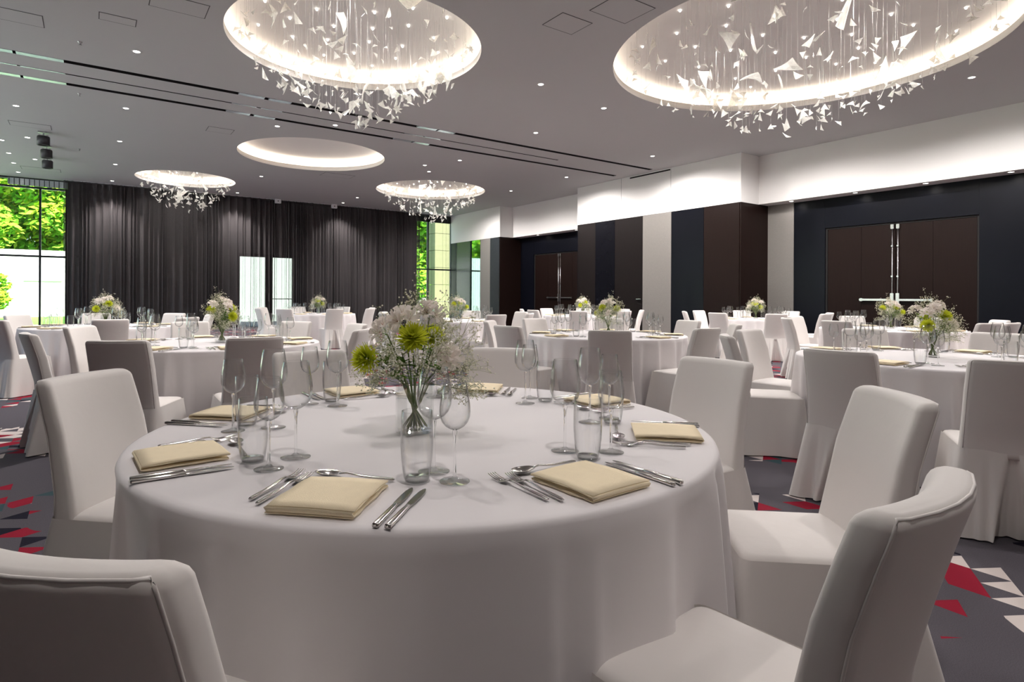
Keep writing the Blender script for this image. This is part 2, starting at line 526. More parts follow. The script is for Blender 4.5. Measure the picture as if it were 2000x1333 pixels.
# service handle on the flush door in the projecting block
rpart('flush_handle', 'chrome', 13.30, 13.352, 11.93, 12.10, 1.11, 1.135)
# shadow-gap joints in the white bulkhead
for y in (10.88, 12.75): rpart('bulkhead_joint', 'seam', 13.347, 13.352, y, y + .006, HS + .002, ZC - .01)
rpart('air_grille', 'slot', 13.345, 13.352, 10.9, 12.4, ZC - .07, ZC - .03)

# back wall: dark solid middle with glass doors, glazed corners
wb = link('wall_back', None, None, (0, YB, 0)); wb['kind'] = 'structure'; wb.empty_display_size = .1
def bpart(name, m, *a): return link(name, boxm(name, m, *a), wb)
DX0, DX1, DZ = 4.50, 6.72, 2.74
WX0, WX1 = -.62, 11.75
bpart('wall_panel', 'wall', WX0, DX0, 0, .2, 0, ZC + .5)
bpart('wall_panel', 'wall', DX1, WX1, 0, .2, 0, ZC + .5)
bpart('wall_panel', 'wall', DX0, DX1, 0, .2, DZ, ZC + .5)
bpart('spandrel', 'wall', XL, WX0, 0, .2, 4.75, ZC + .5)
bpart('spandrel', 'wall', WX1, XR, 0, .2, 4.55, ZC + .5)
vent = bpart('vent_panel', 'diff', -2.1, WX0, -.12, -.08, 4.54, 4.74)
for k in range(12):
    link('vent_slat', boxm('vent_slat', 'slate', -2.08 + k * .123, -2.06 + k * .123, -.135, -.12, 4.545, 4.735), vent)
def window(n, x0, x1, mull, z1):
    o = link('window_%d' % n, None, None, (0, YB, 0)); o['kind'] = 'structure'; o.empty_display_size = .1
    xs = [x0] + mull + [x1]
    for x in xs: link('mullion', boxm('mullion', 'metal', x - .028, x + .028, .0, .12, 0, z1), o)
    for a, b in zip(xs, xs[1:]):
        for z in (0.03, 2.37, z1 - .03):
            link('transom', boxm('transom', 'metal', a + .028, b - .028, .005, .115, z - .03, z + .03), o)
        for q0, q1 in ((.06, 2.34), (2.40, z1 - .06)):
            link('glass_pane', boxm('glass_pane', 'pane', a + .028, b - .028, .05, .06, q0, q1), o)
window(1, XL + .03, WX0 - .03, [-3.55, -1.32], 4.54)
window(2, WX1 + .03, XR - .3, [12.37, 13.55], 4.54)
# glass double door seen through the curtain
gd = link('door_3', None, None, (0, YB, 0)); gd['kind'] = 'structure'; gd.empty_display_size = .1
for a, b in ((DX0, DX0 + .05), (5.46, 5.72), (6.46, DX1)):
    link('door_frame', boxm('door_frame', 'metal', a, b, .02, .14, 0, DZ), gd)
link('door_frame', boxm('door_frame', 'metal', DX0 + .05, DX1 - .26, .02, .14, DZ - .12, DZ - .002), gd)
for a, b in ((DX0 + .05, 5.46), (5.72, 6.46)):
    link('glass_pane', boxm('glass_pane', 'pane', a, b, .07, .08, .02, DZ - .12), gd)
link('push_bar', boxm('push_bar', 'metal', 5.72, 6.46, -.02, .02, 1.03, 1.06), gd)
link('door_handle', boxm('door_handle', 'chrome', 5.55, 5.59, -.03, .02, .95, 1.25), gd)

# ------------------------------------------------------------------ curtains
def curtain_mesh(x0, x1, m, seed, pitch=.13, depth=.12, z1=ZC - .02, tight=.6):
    rnd = random.Random(seed)
    pts = []
    x = x0
    while x < x1:
        p = pitch * rnd.choice((.35, .5, .8, 1.0, 1.3, 1.9)); d = depth * rnd.uniform(.45, 1.4)
        for t, y in (((0, 0), (tight * .45, -d * .15), (tight * .75, -d * .6), (tight, -d), (tight + .1, -d * .9), (tight + .13, -d * .3), (.93, 0)) if tight < .7 else ((0, 0), (.5, -.004), (tight, 0), (tight + .03, -d * .5), (tight + .05, -d), (tight + .06, -d * .5), (tight + .07, 0))):
            pts.append((min(x + p * t, x1), y))
        x += p
    bm = bmesh.new()
    R = []
    for z, k in ((.015, 1.15), (1.2, 1.05), (2.6, 1.0), (z1, .7)):
        R.append([(px, py * k, z) for px, py in pts])
    rings(bm, R, False)
    return mesh_of(bm, 'drape', m, True)
for i, (a, b, lab) in enumerate(((WX0 - .10, 5.70, 'charcoal sheer curtain from the left window to the glass door'),
                                 (5.72, 9.85, 'charcoal sheer curtain hanging right of the glass door'),
                                 (9.88, WX1 + .02, 'charcoal sheer curtain beside the narrow right window'))):
    t = thing('curtain', lab, 'curtain', (0, YB - .30, 0), 0, 'charcoal curtains on the back wall')
    link('drape', curtain_mesh(a, b, 'curtain', 3 + i), t)
    link('curtain_rail', boxm('curtain_rail', 'track', a, b, -.03, .01, ZC - .018, ZC - .001), t)
for i, (a, b, lab) in enumerate(((-4.6, WX0 - .16, 'thin see-through curtain across the left corner window'), (WX1 + .05, 13.4, 'thin see-through curtain across the narrow right window'))):
    t = thing('sheer_curtain', lab, 'curtain', (0, YB - .22, 0), 0, 'sheer curtains on the corner windows')
    link('drape', curtain_mesh(a, b, 'sheer', 30 + i, pitch=.30, depth=.07, z1=4.7, tight=.90), t)
for x, lab in ((5.79, 'small white box on the curtain rail above the glass door'), (7.95, 'small white box on the curtain rail right of the glass door')):
    t = thing('curtain_motor', lab, 'motor', (x, YB - .42, ZC), 0, 'rail boxes')
    link('housing', boxm('housing', 'track', -.11, .11, -.05, .05, -.16, -.001, bev=.01), t)
    link('cable_outlet', boxm('cable_outlet', 'fix', -.02, .02, -.056, -.05, -.10, -.06), t)

# ------------------------------------------------------------------ outdoors
struct('garden_ground', boxm('garden_ground', 'grass', -60, 60, YB + .25, 90, -.25, -.06))
struct('side_terrace', boxm('side_terrace', 'road', -60, XL - .25, -40, YB + .24, -.25, -.06))
struct('road', boxm('road', 'road', -60, 60, YB + .3, 29.5, -.06, -.03))
gw = struct('garden_wall', boxm('garden_wall', 'house', -40, 10.2, 41, 41.4, -.1, 3.6))
for k in range(9):
    link('wall_panel', boxm('wall_panel', 'housew', -12.0 + k * 3.0, -10.3 + k * 3.0, 40.93, 41, 1.9, 3.3), gw)
struct('annex_wall', boxm('annex_wall', 'mint', 3.4, 9.4, 29.2, 29.5, -.1, 3.4))
col = link('stone_column', None, None, (0, 0, 0)); tag(col, 'olive stone clad column outside the narrow right window', 'column')
for k in range(7):
    link('stone_tile', boxm('stone_tile', 'tile', 15.75, 16.75, 29.0, 30.0, -.06 + k * .95, .87 + k * .95), col)
def leaf_cloud(seed, blobs, n, m, size=.22):
    rnd = random.Random(seed)
    bm = bmesh.new()
    tot = sum(b[3] * b[4] for b in blobs)
    for cx, cy_, cz, rx, rz in blobs:
        for _ in range(int(n * rx * rz / tot)):
            while True:
                v = Vector((rnd.uniform(-1, 1), rnd.uniform(-1, 1), rnd.uniform(-1, 1)))
                if .35 < v.length < 1: break
            p = Vector((cx + v.x * rx, cy_ + v.y * rx, cz + v.z * rz))
            a = Vector((rnd.gauss(0, 1), rnd.gauss(0, 1), rnd.gauss(0, .6))).normalized()
            b = a.orthogonal().normalized()
            s = size * rnd.uniform(.6, 1.4)
            f = bm.faces.new([bm.verts.new(p + q) for q in (a * s, b * s * .5, -a * s, -b * s * .5)])
            f.material_index = int(rnd.random() < .4)
    return mesh_of(bm, 'foliage', m)
TREES = [(-11.0, 43.6, 9.0, 'tall leafy tree at the left edge of the corner window'), (-5.2, 43.6, 9.4, 'sunlit leafy tree behind the corner window mullion'),
         (.5, 43.6, 9.0, 'leafy tree just left of the charcoal curtain edge'), (17.4, 37, 8.5, 'bright leafy tree filling the narrow right window'),
         (22.8, 39, 8.6, 'leafy tree farthest right behind the stone column')]
for i, (x, y, h, lab) in enumerate(TREES):
    t = thing('garden_tree', lab, 'tree', (x, y, -.06), 0, 'garden trees')
    rnd = random.Random(i)
    bm = bmesh.new(); tube(bm, [(0, 0, 0), (.1, 0, h * .3), (0, .1, h * .6)], .22, .1, 8)
    for q in range(5):
        a = q * 1.3; tube(bm, [(0.05, 0, h * .32), (math.cos(a) * 1.6, math.sin(a) * 1.6, h * .65)], .09, .03, 5)
    link('trunk', mesh_of(bm, 'trunk', 'bark', True), t)
    low = .22 if i >= 3 else .40
    bl = [(rnd.uniform(-2.6, 2.6), rnd.uniform(-.8, 1.2), h * rnd.uniform(low, .95), rnd.uniform(1.3, 1.7), rnd.uniform(1.1, 1.6)) for _ in range(20)]
    f = link('foliage', leaf_cloud(i, bl, 16000, ('tree1', 'tree2'), .24), t); f['kind'] = 'stuff'
for i, (x, y) in enumerate(((-5.9, 36.6), (-3.6, 36.4))):
    t = thing('garden_shrub', ('slender shrub left of the corner window mullion', 'small round shrub close to the corner window mullion')[i], 'shrub', (x, y, -.06), 0, 'garden shrubs')
    bm = bmesh.new(); tube(bm, [(0, 0, 0), (.03, .02, 1.4)], .04, .02, 6)
    link('stem', mesh_of(bm, 'stem', 'bark'), t)
    bl = [(0, 0, z, .45, .5) for z in ((.7, 1.4, 2.1) if i == 0 else (1.0, 1.7))]
    f = link('foliage', leaf_cloud(40 + i, bl, 700, ('tree2', 'tree1'), .12), t); f['kind'] = 'stuff'

# ------------------------------------------------------------------ ceiling fixtures
bm = bmesh.new(); lathe(bm, [(.045, -.002), (.060, -.006), (.064, -.001), (.045, .012)], 20)
DL_TRIM = mesh_of(bm, 'trim_ring', 'track', True)
bm = bmesh.new(); lathe(bm, [(.046, -.003), (.001, -.003)], 20, cap1=False)
DL_LENS = mesh_of(bm, 'lens', 'led')
def row_word(x): return {0: 'left', 1: 'second', 2: 'third', 3: 'right'}[min(range(4), key=lambda k: abs(x - (.55, 4.27, 8.1, 11.87)[k]))]
def downlight(x, y, label, group, z=ZC, power=SPOT_W, parts=True, ang=2.95, blend=.5, col=(1.0, .94, .91)):
    t = thing('downlight', label, 'ceiling light', (x, y, z), 0, group)
    link('trim_ring', DL_TRIM, t); link('lens', DL_LENS, t)
    if power:
        ld = bpy.data.lights.new('lamp', 'SPOT')
        ld.energy = power; ld.spot_size = ang; ld.spot_blend = blend; ld.shadow_soft_size = .09; ld.color = col
        o = bpy.data.objects.new('lamp', ld); C.objects.link(o); o.parent = t; o.location = (0, 0, -.03)
    return t
ORD = ['nearest', 'second', 'third', 'fourth', 'fifth', 'sixth', 'seventh', 'eighth', 'ninth']
ROWS = [('left', .55, (-2.9, .3, 3.65, 6.98, 10.3, 13.55, 16.55, 19.55, 22.45)), ('left-centre', 4.27, (-2.9, .3, 3.65, 12.3, 18.9, 22.44)),  # first lamp of each row is unseen behind the camera, added as frontal fill
        ('right-centre', 8.1, (-2.9, .3, 8.2, 10.3, 13.56, 15.3, 20.9, 22.4)), ('right', 11.87, (-2.9, .3, 3.6, 7.0, 10.26, 13.58, 16.45, 19.6))]
for nm, x, ys in ROWS:
    for k, y in enumerate(ys):
        yy = y
        downlight(x, yy, 'round recessed downlight, %s in the %s ceiling row' % (ORD[k], nm), 'recessed downlights', power=SPOT_W * (.35 if y < 0 else 0.42 if y < 4 and x < 6 else .8 if y < 1 else 1.3 if 4 < y < 12 and x < 6 else 1.0) * (1.75 if x < 6 else 1.6 if x < 10 else 2.3 if y < 15 else 1.5), ang=(1.75 if x < 6 else 1.9 if x < 10 else 2.95), blend=(.6 if x < 10 else .5))
for k, (x, y) in enumerate(((-1.2, 14.6), (-1.22, 17.4), (-1.25, 20.1), (-1.74, 18.05), (-1.75, 19.6), (-1.77, 21.0), (-1.79, 22.5))):
    downlight(x, y, 'small downlight near the left window, %s from the camera' % ORD[k], 'window-side downlights', power=0)
for k, (x, y) in enumerate(((3.28, 13.1), (6.316, 7.9), (7.61, 14.62))):
    downlight(x, y, ('lone downlight between the left round coves', 'lone downlight between the two big chandeliers', 'lone downlight beside the plain cove')[k], 'single downlights', power=0)
for k, y in enumerate((3.72, 5.10, 6.47, 7.95)):
    downlight(14.28, y, 'tiny downlight in the soffit over the double doors, %s from right' % ('first', 'second', 'third', 'fourth')[k], 'soffit downlights', z=HS, power=9)
for k, y in enumerate((15.8, 18.0)):
    downlight(14.28, y, 'tiny downlight in the soffit over the far doors, %s' % ('nearer', 'farther')[k], 'soffit downlights', z=HS, power=6)
for k, (x, y) in enumerate(((-.143, 10.37), (-.184, 13.05), (-.248, 18.0))):   # sprinklers
    t = thing('sprinkler_head', 'tiny metal sprinkler on the ceiling left, %s one' % ('nearest', 'middle', 'farthest')[k], 'sprinkler', (x, y, ZC), 0, 'sprinklers')
    bm = bmesh.new(); lathe(bm, [(.03, 0), (.03, -.008), (.012, -.012), (.012, -.04)], 12, cap1=True); link('body', mesh_of(bm, 'body', 'silver', True), t)
    bm = bmesh.new(); lathe(bm, [(.022, -.05), (.022, -.046)], 12, cap0=True, cap1=True); link('deflector', mesh_of(bm, 'deflector', 'silver'), t)
for k, (x, y) in enumerate(((-.885, 16.6), (-.905, 18.1), (-.955, 19.56))):
    t = thing('spot_projector', 'grey cylinder spotlight under the ceiling at left, %s of three' % ('nearest', 'middle', 'farthest')[k], 'spotlight', (x, y, ZC), 0, 'cylinder spotlights')
    link('mount_plate', boxm('mount_plate', 'silver', -.10, .10, -.05, .05, -.03, -.001), t)
    bm = bmesh.new(); tube(bm, [(0, 0, -.03), (0, 0, -.10)], .015, n=8); link('arm', mesh_of(bm, 'arm', 'silver'), t)
    bm = bmesh.new(); lathe(bm, [(.001, -.10), (.11, -.10), (.12, -.12), (.12, -.30), (.10, -.30), (.09, -.27), (.001, -.27)], 20); link('lamp_head', mesh_of(bm, 'lamp_head', 'fix', True), t)
    for s in (-1, 1): link('clamp', boxm('clamp', 'chrome', s * .07 - .02, s * .07 + .02, -.02, .02, -.10, -.06), t)
for k, (x, y, sx, sy) in enumerate(((.9, 8.35, .62, .40), (.28, 9.24, .40, .22), (-.85, 9.9, .62, .40), (5.2, 5.95, .5, .4), (5.5, 5.25, .62, .5), (-1.08, 16.1, .7, .4), (2.33, 14.16, .5, .4), (6.12, 17.4, .9, .5), (-1.2, 21.6, .9, .5))):
    labs = ('access panel in the ceiling left of the large left chandelier', 'small access panel near the upper-left ceiling edge', 'access panel at the far left top of the ceiling', 'smaller access panel left of the right chandelier', 'larger access panel touching the right chandelier cove', 'access panel beside the cylinder spotlights', 'access panel below the ceiling slots at left', 'wide access panel in front of the plain cove', 'access panel close to the left window')
    t = thing('access_panel', labs[k], 'ceiling panel', (x, y, ZC), 0, 'ceiling access panels')
    link('panel_plate', boxm('panel_plate', 'ceil', -sx / 2, sx / 2, -sy / 2, sy / 2, -.004, -.0005), t)
    bm = bmesh.new(); g = .010
    box(bm, -sx / 2 - g, sx / 2 + g, -sy / 2 - g, -sy / 2, -.0035, -.0005); box(bm, -sx / 2 - g, sx / 2 + g, sy / 2, sy / 2 + g, -.0035, -.0005)
    box(bm, -sx / 2 - g, -sx / 2, -sy / 2, sy / 2, -.0035, -.0005); box(bm, sx / 2, sx / 2 + g, -sy / 2, sy / 2, -.0035, -.0005)
    link('panel_edge', mesh_of(bm, 'panel_edge', 'seam'), t)

# ------------------------------------------------------------------ chandeliers of hanging glass shards
def shard_mesh(seed):
    """a bent, curved-sided sliver of glass about one unit long"""
    rnd = random.Random(seed)
    kind = seed % 3
    if kind == 0: P = [Vector((-.5, -.3)), Vector((.5, -.35)), Vector((rnd.uniform(-.2, .3), .5))]
    elif kind == 1: P = [Vector((-.5, -.05)), Vector((.5, -.05)), Vector((0, .32))]
    else: P = [Vector((-.35, -.45)), Vector((.3, -.3)), Vector((.05, .6))]
    n = 3
    bow = [rnd.uniform(-.22, .10) for _ in range(3)]
    bend = rnd.uniform(.35, .9)
    bm = bmesh.new()
    idx = {}
    for s in (0, 1):
        for i in range(n + 1):
            for j in range(n + 1 - i):
                k = n - i - j
                a, b, c = i / n, j / n, k / n
                q = P[0] * a + P[1] * b + P[2] * c
                cen = (P[0] + P[1] + P[2]) / 3
                q = q + (q - cen) * (bow[0] * 4 * a * b + bow[1] * 4 * b * c + bow[2] * 4 * a * c)
                z = bend * (q.x ** 2 - .1) + .15 * q.y * q.x
                idx[(s, i, j)] = bm.verts.new((q.x, z + s * .035, q.y))
    for s in (0, 1):
        for i in range(n):
            for j in range(n - i):
                bm.faces.new([idx[(s, i, j)], idx[(s, i + 1, j)], idx[(s, i, j + 1)]])
                if i + j < n - 1:
                    bm.faces.new([idx[(s, i + 1, j)], idx[(s, i + 1, j + 1)], idx[(s, i, j + 1)]])
    rim = [(i, 0) for i in range(n)] + [(n - j, j) for j in range(n)] + [(0, n - j) for j in range(n)]
    for a, b in zip(rim, rim[1:] + rim[:1]):
        bm.faces.new([idx[(0, *a)], idx[(0, *b)], idx[(1, *b)], idx[(1, *a)]])
    return mesh_of(bm, 'shard', 'shard')
SHARDS = [shard_mesh(s) for s in range(12)]
bm = bmesh.new(); lathe(bm, [(.001, 0), (.013, 0), (.018, .02), (.001, .02)], 10); SPOTLET = mesh_of(bm, 'spotlight', 'led')
def chandelier(ci, n, label, seed, nsp):
    cx, cy_, R = COVES[ci]
    rnd = random.Random(seed)
    zt = .335
    t = thing('glass_chandelier', label, 'chandelier', (cx, cy_, ZC), 0, 'chandeliers of hanging glass shards')
    wires = bmesh.new()
    Rm = R * .93
    for k in range(n):
        big = rnd.random() < .06
        r = Rm * math.sqrt(rnd.random()); a = rnd.uniform(0, 2 * PI)
        x, y = r * math.cos(a), r * math.sin(a)
        bot = -1.14 + .95 * (r / Rm) ** 1.6
        z = bot + abs(rnd.gauss(0, .22)) + (rnd.random() < .22) * rnd.uniform(0, .5)
        if big: z = bot + .25 + rnd.uniform(0, .4)
        z = min(z, .12)
        s = rnd.uniform(.26, .42) if big else rnd.uniform(.075, .16)
        o = link('shard', SHARDS[rnd.randrange(12)], t, (x, y, z))
        o.rotation_euler = (rnd.uniform(-.9, .9), rnd.uniform(-.9, .9), rnd.uniform(0, 2 * PI))
        o.scale = (s, s, s * rnd.uniform(.8, 1.25))
        for dx in ((-.06, .06) if big else (0,)):
            q = .0009
            vs0 = [wires.verts.new((x + dx + q * math.cos(u), y + q * math.sin(u), z + .2 * s)) for u in (0, 2.1, 4.2)]
            vs1 = [wires.verts.new((x + dx + q * math.cos(u), y + q * math.sin(u), zt)) for u in (0, 2.1, 4.2)]
            for i in range(3): wires.faces.new((vs0[i], vs0[(i + 1) % 3], vs1[(i + 1) % 3], vs1[i]))
    wo = link('suspension_wires', mesh_of(wires, 'suspension_wires', 'wire'), t); wo['kind'] = 'stuff'
    for q in range(3):
        ld = bpy.data.lights.new('lamp', 'SPOT')
        ld.energy = 40 * R * R; ld.spot_size = 2.9; ld.spot_blend = .4; ld.shadow_soft_size = .03; ld.color = (1.0, .97, .95)
        lo = bpy.data.objects.new('lamp', ld); C.objects.link(lo); lo.parent = t
        lo.location = (R * .45 * math.cos(q * 2.1), R * .45 * math.sin(q * 2.1), zt - .06)
    for k in range(nsp):
        r = R * .88 * math.sqrt((k + .5) / nsp); a = k * 2.39996
        link('spotlight', SPOTLET, t, (r * math.cos(a), r * math.sin(a), zt - .022))
chandelier(0, 290, 'large chandelier of glass shards in the upper-left round cove', 5, 26)
chandelier(1, 300, 'largest chandelier of glass shards in the upper-right round cove', 9, 40)
chandelier(3, 190, 'small far chandelier of glass shards before the left curtain', 13, 16)
chandelier(4, 240, 'far chandelier of glass shards near the narrow right window', 17, 22)

# ------------------------------------------------------------------ chairs in fitted cream covers
def chair_meshes(seed):
    rnd = random.Random(seed)
    out = {}
    # outline with square-ish rounded corners, points spread evenly round it
    def rrect(hw, y0, y1, rad, nf, ns, nb, nc=4):
        P = []
        def line(p, q, n):
            for i in range(n): P.append((p[0] + (q[0] - p[0]) * i / n, p[1] + (q[1] - p[1]) * i / n))
        def arc(cx, cy0, a0):
            for i in range(nc): P.append((cx + rad * math.cos(a0 + PI / 2 * i / nc), cy0 + rad * math.sin(a0 + PI / 2 * i / nc)))
        line((hw, y0 + rad), (hw, y1 - rad), ns); arc(hw - rad, y1 - rad, 0)
        line((hw - rad, y1), (-hw + rad, y1), nf); arc(-hw + rad, y1 - rad, PI / 2)
        line((-hw, y1 - rad), (-hw, y0 + rad), ns); arc(-hw + rad, y0 + rad, PI)
        line((-hw + rad, y0), (hw - rad, y0), nb); arc(hw - rad, y0 + rad, 1.5 * PI)
        return P
    def backline(z): return -.180 - .27 * max(0, z - .44) - .10 * max(0, z - .62) ** 2
    def section(z, hw, ht):
        return [(x, backline(z) + y + .040 * (x / .20) ** 2 * min(1, (z - .3) / .4), z) for x, y in rrect(hw, -ht, ht, min(.022, ht * .8, hw * .5), 10, 2, 10)]
    R = [section(.395, .205, .046), section(.42, .203, .044), section(.50, .199, .038), section(.60, .196, .036), section(.70, .194, .035), section(.80, .192, .034)]
    zt, rad = .885, .024
    for q in (0, 25, 50, 70, 85):
        a = math.radians(q); ins = rad * (1 - math.cos(a))
        R.append(section(zt - rad + rad * math.sin(a), .190 - ins, max(.0335 - ins * .95, .004)))
    bm = bmesh.new(); rings(bm, R, True, True, True)
    out['backrest'] = mesh_of(bm, 'backrest', 'cover', True)
    # piping let into the rear top seam and the rear edges, following the sleeve's own corner points
    bm = bmesh.new()
    path = [r[24] for r in R[1:9]] + [R[8][i] for i in range(26, 37, 2)] + [r[38] for r in R[8:0:-1]]
    tube(bm, path, .0027, n=5)
    out['piping'] = mesh_of(bm, 'piping', 'cover', True)
    # seat
    bm = bmesh.new(); R = []
    for z, k in ((.372, 0), (.407, 0), (.425, .003), (.435, .010), (.441, .024), (.447, .08), (.449, .15)):
        R.append([(x, y, z) for x, y in rrect(.204 - k, -.19 + k, .235 - k, max(.032 - k * .15, .012), 12, 12, 12)])
    rings(bm, R, True, True, True)
    out['seat'] = mesh_of(bm, 'seat', 'cover', True)
    # skirt to the floor: an inverted box pleat behind, open corners, soft folds
    ph = [rnd.uniform(0, 6.28) for _ in range(6)]
    R = []
    for t in (0, .02, .08, .18, .3, .45, .6, .75, .9, 1.0):
        z = .431 - t * .423
        hw, y1, y0 = .2065 + .034 * t, .238 + .035 * t, -.222 - .075 * t
        P = rrect(hw, y0, y1, .030, 26, 24, 64)
        ring = []
        for i, (x, y) in enumerate(P):
            u = i / len(P) * 2 * PI
            cx, cyy = x, y - (y0 + y1) / 2
            ln = math.hypot(cx, cyy)
            nx, ny = cx / ln, cyy / ln
            fold = (.011 * math.sin(6 * u + ph[0]) + .009 * math.sin(11 * u + ph[1]) + .006 * math.sin(19 * u + ph[2])) * t ** 1.1
            x += nx * fold; y += ny * fold
            if y < y0 * .8 and abs(x) < hw - .02:                      # the pleat
                g = .012 + .075 * t
                e = max(0, min(1, (g - abs(x)) / (.012 + .02 * t) + .5))
                y += (.010 + .085 * t) * e * min(1, t * 12)
                y -= .016 * t * max(0, 1 - abs(abs(x) - g - .012) / .03)
            for sx in (-1, 1):
                for yy in (y0, y1):
                    d = math.hypot(cx - sx * hw, (y - yy) * .9)
                    q = max(0, 1 - d / .10) * .026 * t
                    x += nx * q; y += ny * q
            ring.append((x, y, z))
        R.append(ring)
    bm = bmesh.new(); rings(bm, R)
    out['skirt'] = mesh_of(bm, 'skirt', 'cover', True)
    return out
CH = [chair_meshes(s) for s in (1, 2, 3)]
def chair(x, y, rz, label, group, v, piping):
    t = thing('dining_chair', label, 'chair', (x, y, 0), rz, group)
    b = link('backrest', CH[v]['backrest'], t); link('seat', CH[v]['seat'], t); link('skirt', CH[v]['skirt'], t)
    if piping: link('piping', CH[v]['piping'], b)
    return t

# ------------------------------------------------------------------ tablecloths
def cloth_mesh(seed, n, hem, amp=1.0, front=None):
    rnd = random.Random(seed)
    NF = 27
    cen = sorted(rnd.uniform(0, 2 * PI) for _ in range(NF))
    cen = [2 * PI * (k + rnd.uniform(-.32, .32)) / NF for k in range(NF)]
    am = [rnd.uniform(.35, 1.0) for _ in range(NF)]
    wd = [rnd.uniform(.05, .11) for _ in range(NF)]
    R = [circle(r, .745, n) for r in (.02, .25, .5, .7, .82, .87)]
    R += [circle(.888, .7440, n), circle(.897, .7395, n), circle(.901, .731, n)]
    for t in (.05, .12, .22, .34, .47, .6, .73, .87, 1.0):
        ring = []
        for i in range(n):
            a = 2 * PI * i / n
            f = 0
            for c, q, wv in zip(cen, am, wd):
                d = (a - c + PI) % (2 * PI) - PI
                g = d / wv
                f += q * (math.exp(-abs(g) ** 1.4) if g < 0 else math.exp(-(g * 2.4) ** 2))
            soft = amp * (.35 + .65 * max(0, min(1, (abs((a - front + PI) % (2 * PI) - PI) - .45) / .6))) if front is not None else amp
            r = .903 + .030 * t + soft * .115 * (f - .62) * t ** .6
            ring.append((r * math.cos(a), r * math.sin(a), .731 - (.731 - hem) * t))
        R.append(ring)
    bm = bmesh.new(); rings(bm, R, True, True)
    return mesh_of(bm, 'tablecloth', 'linen', True)
CLOTH = [cloth_mesh(4, 420, .012, front=-2.15), cloth_mesh(21, 260, .015), cloth_mesh(22, 260, .015), cloth_mesh(23, 260, .015)]
bm = bmesh.new(); lathe(bm, [(.001, .715), (.88, .715), (.885, .73), (.88, .742), (.001, .742)], 48); TTOP = mesh_of(bm, 'tabletop', 'wood')
bm = bmesh.new(); tube(bm, [(0, 0, 0), (0, 0, .72)], .02, n=8); TLEG = mesh_of(bm, 'leg', 'metal', True)

# ------------------------------------------------------------------ tableware
def napkin_mesh(seed):
    rnd = random.Random(seed)
    # folded four times: the path of the cloth seen from the side, extruded across
    L = .104
    zs = [.0028, .0072, .0125, .0170]
    path = []
    for k in range(4):
        z = zs[k]; s = 1 if k % 2 == 0 else -1
        l0 = L - rnd.uniform(.004, .010); l1 = L - rnd.uniform(.004, .010)
        for q in range(7):
            u = -1 + 2 * q / 6
            path.append((s * u * (l0 if u < 0 else l1), z + (.0022 * (1 - u * u) if k > 1 else 0) + rnd.uniform(-.0004, .0004)))
        if k < 3:
            r_ = (zs[k + 1] - z) / 2
            for a_ in (-50, 0, 50): path.append((s * (l1 + r_ * 1.3 * math.cos(math.radians(a_))), z + r_ + r_ * math.sin(math.radians(a_))))
    W = .092
    bm = bmesh.new(); R = []
    for q in range(9):
        u = -1 + 2 * q / 8
        x = W * u
        sag = .0025 * (1 - u * u)
        R.append([(x + .002 * math.sin(9 * p[0] * 10 + k), p[0] * (1 + .015 * u), p[1] + sag * (p[1] / .02)) for k, p in enumerate(path)])
    rings(bm, R, False)
    me = mesh_of(bm, 'napkin', 'napkin', True)
    bm = bmesh.new(); bm.from_mesh(me)
    bmesh.ops.solidify(bm, geom=bm.faces[:], thickness=.0024)
    bm.to_mesh(me); bm.free()
    for p in me.polygons: p.use_smooth = True
    return me
NAPK = [napkin_mesh(s) for s in (1, 2, 3)]

def flat_loft(bm, st):
    """stations (y, halfwidth, z centre, half thickness) -> a bar of rectangular section with rounded shoulders"""
    R = []
    for y, hw, z, ht in st:
        R.append([(hw, y, z - ht * .5), (hw, y, z + ht * .5), (hw * .7, y, z + ht), (-hw * .7, y, z + ht), (-hw, y, z + ht * .5), (-hw, y, z - ht * .5), (-hw * .7, y, z - ht), (hw * .7, y, z - ht)])
    rings(bm, R, True, True, True)
def fork_meshes():
    bm = bmesh.new()
    flat_loft(bm, [(-.105, .0042, .005, .0022), (-.10, .0050, .005, .0028), (-.03, .0036, .0065, .0026), (.01, .0026, .011, .0022), (.03, .0030, .011, .0016)])
    a = mesh_of(bm, 'handle', 'steel', True)
    bm = bmesh.new()
    flat_loft(bm, [(.028, .0030, .011, .0016), (.036, .0075, .0075, .0012), (.046, .0110, .0045, .0011), (.058, .0118, .0035, .0010)])
    for k in range(4):
        x = (k - 1.5) * .0064
        R = []
        for y, hw, z in ((.056, .0022, .0035), (.075, .0017, .0042), (.092, .0014, .0065), (.103, .0008, .0095)):
            R.append([(x + hw, y, z), (x, y, z + .0011), (x - hw, y, z), (x, y, z - .0011)])
        rings(bm, R, True, True, True)
    return a, mesh_of(bm, 'tines', 'steel', True)
def knife_meshes():
    bm = bmesh.new()
    flat_loft(bm, [(-.11, .0062, .006, .004), (-.107, .0068, .006, .0045), (-.03, .0058, .006, .0042), (0, .0050, .006, .0036), (.005, .0040, .006, .0025)])
    a = mesh_of(bm, 'handle', 'steel', True)
    bm = bmesh.new()
    flat_loft(bm, [(.004, .0050, .006, .0014), (.012, .0078, .006, .0011), (.06, .0085, .006, .0010), (.09, .0072, .006, .0008), (.106, .0038, .006, .0006), (.111, .0010, .006, .0004)])
    return a, mesh_of(bm, 'blade', 'steel')
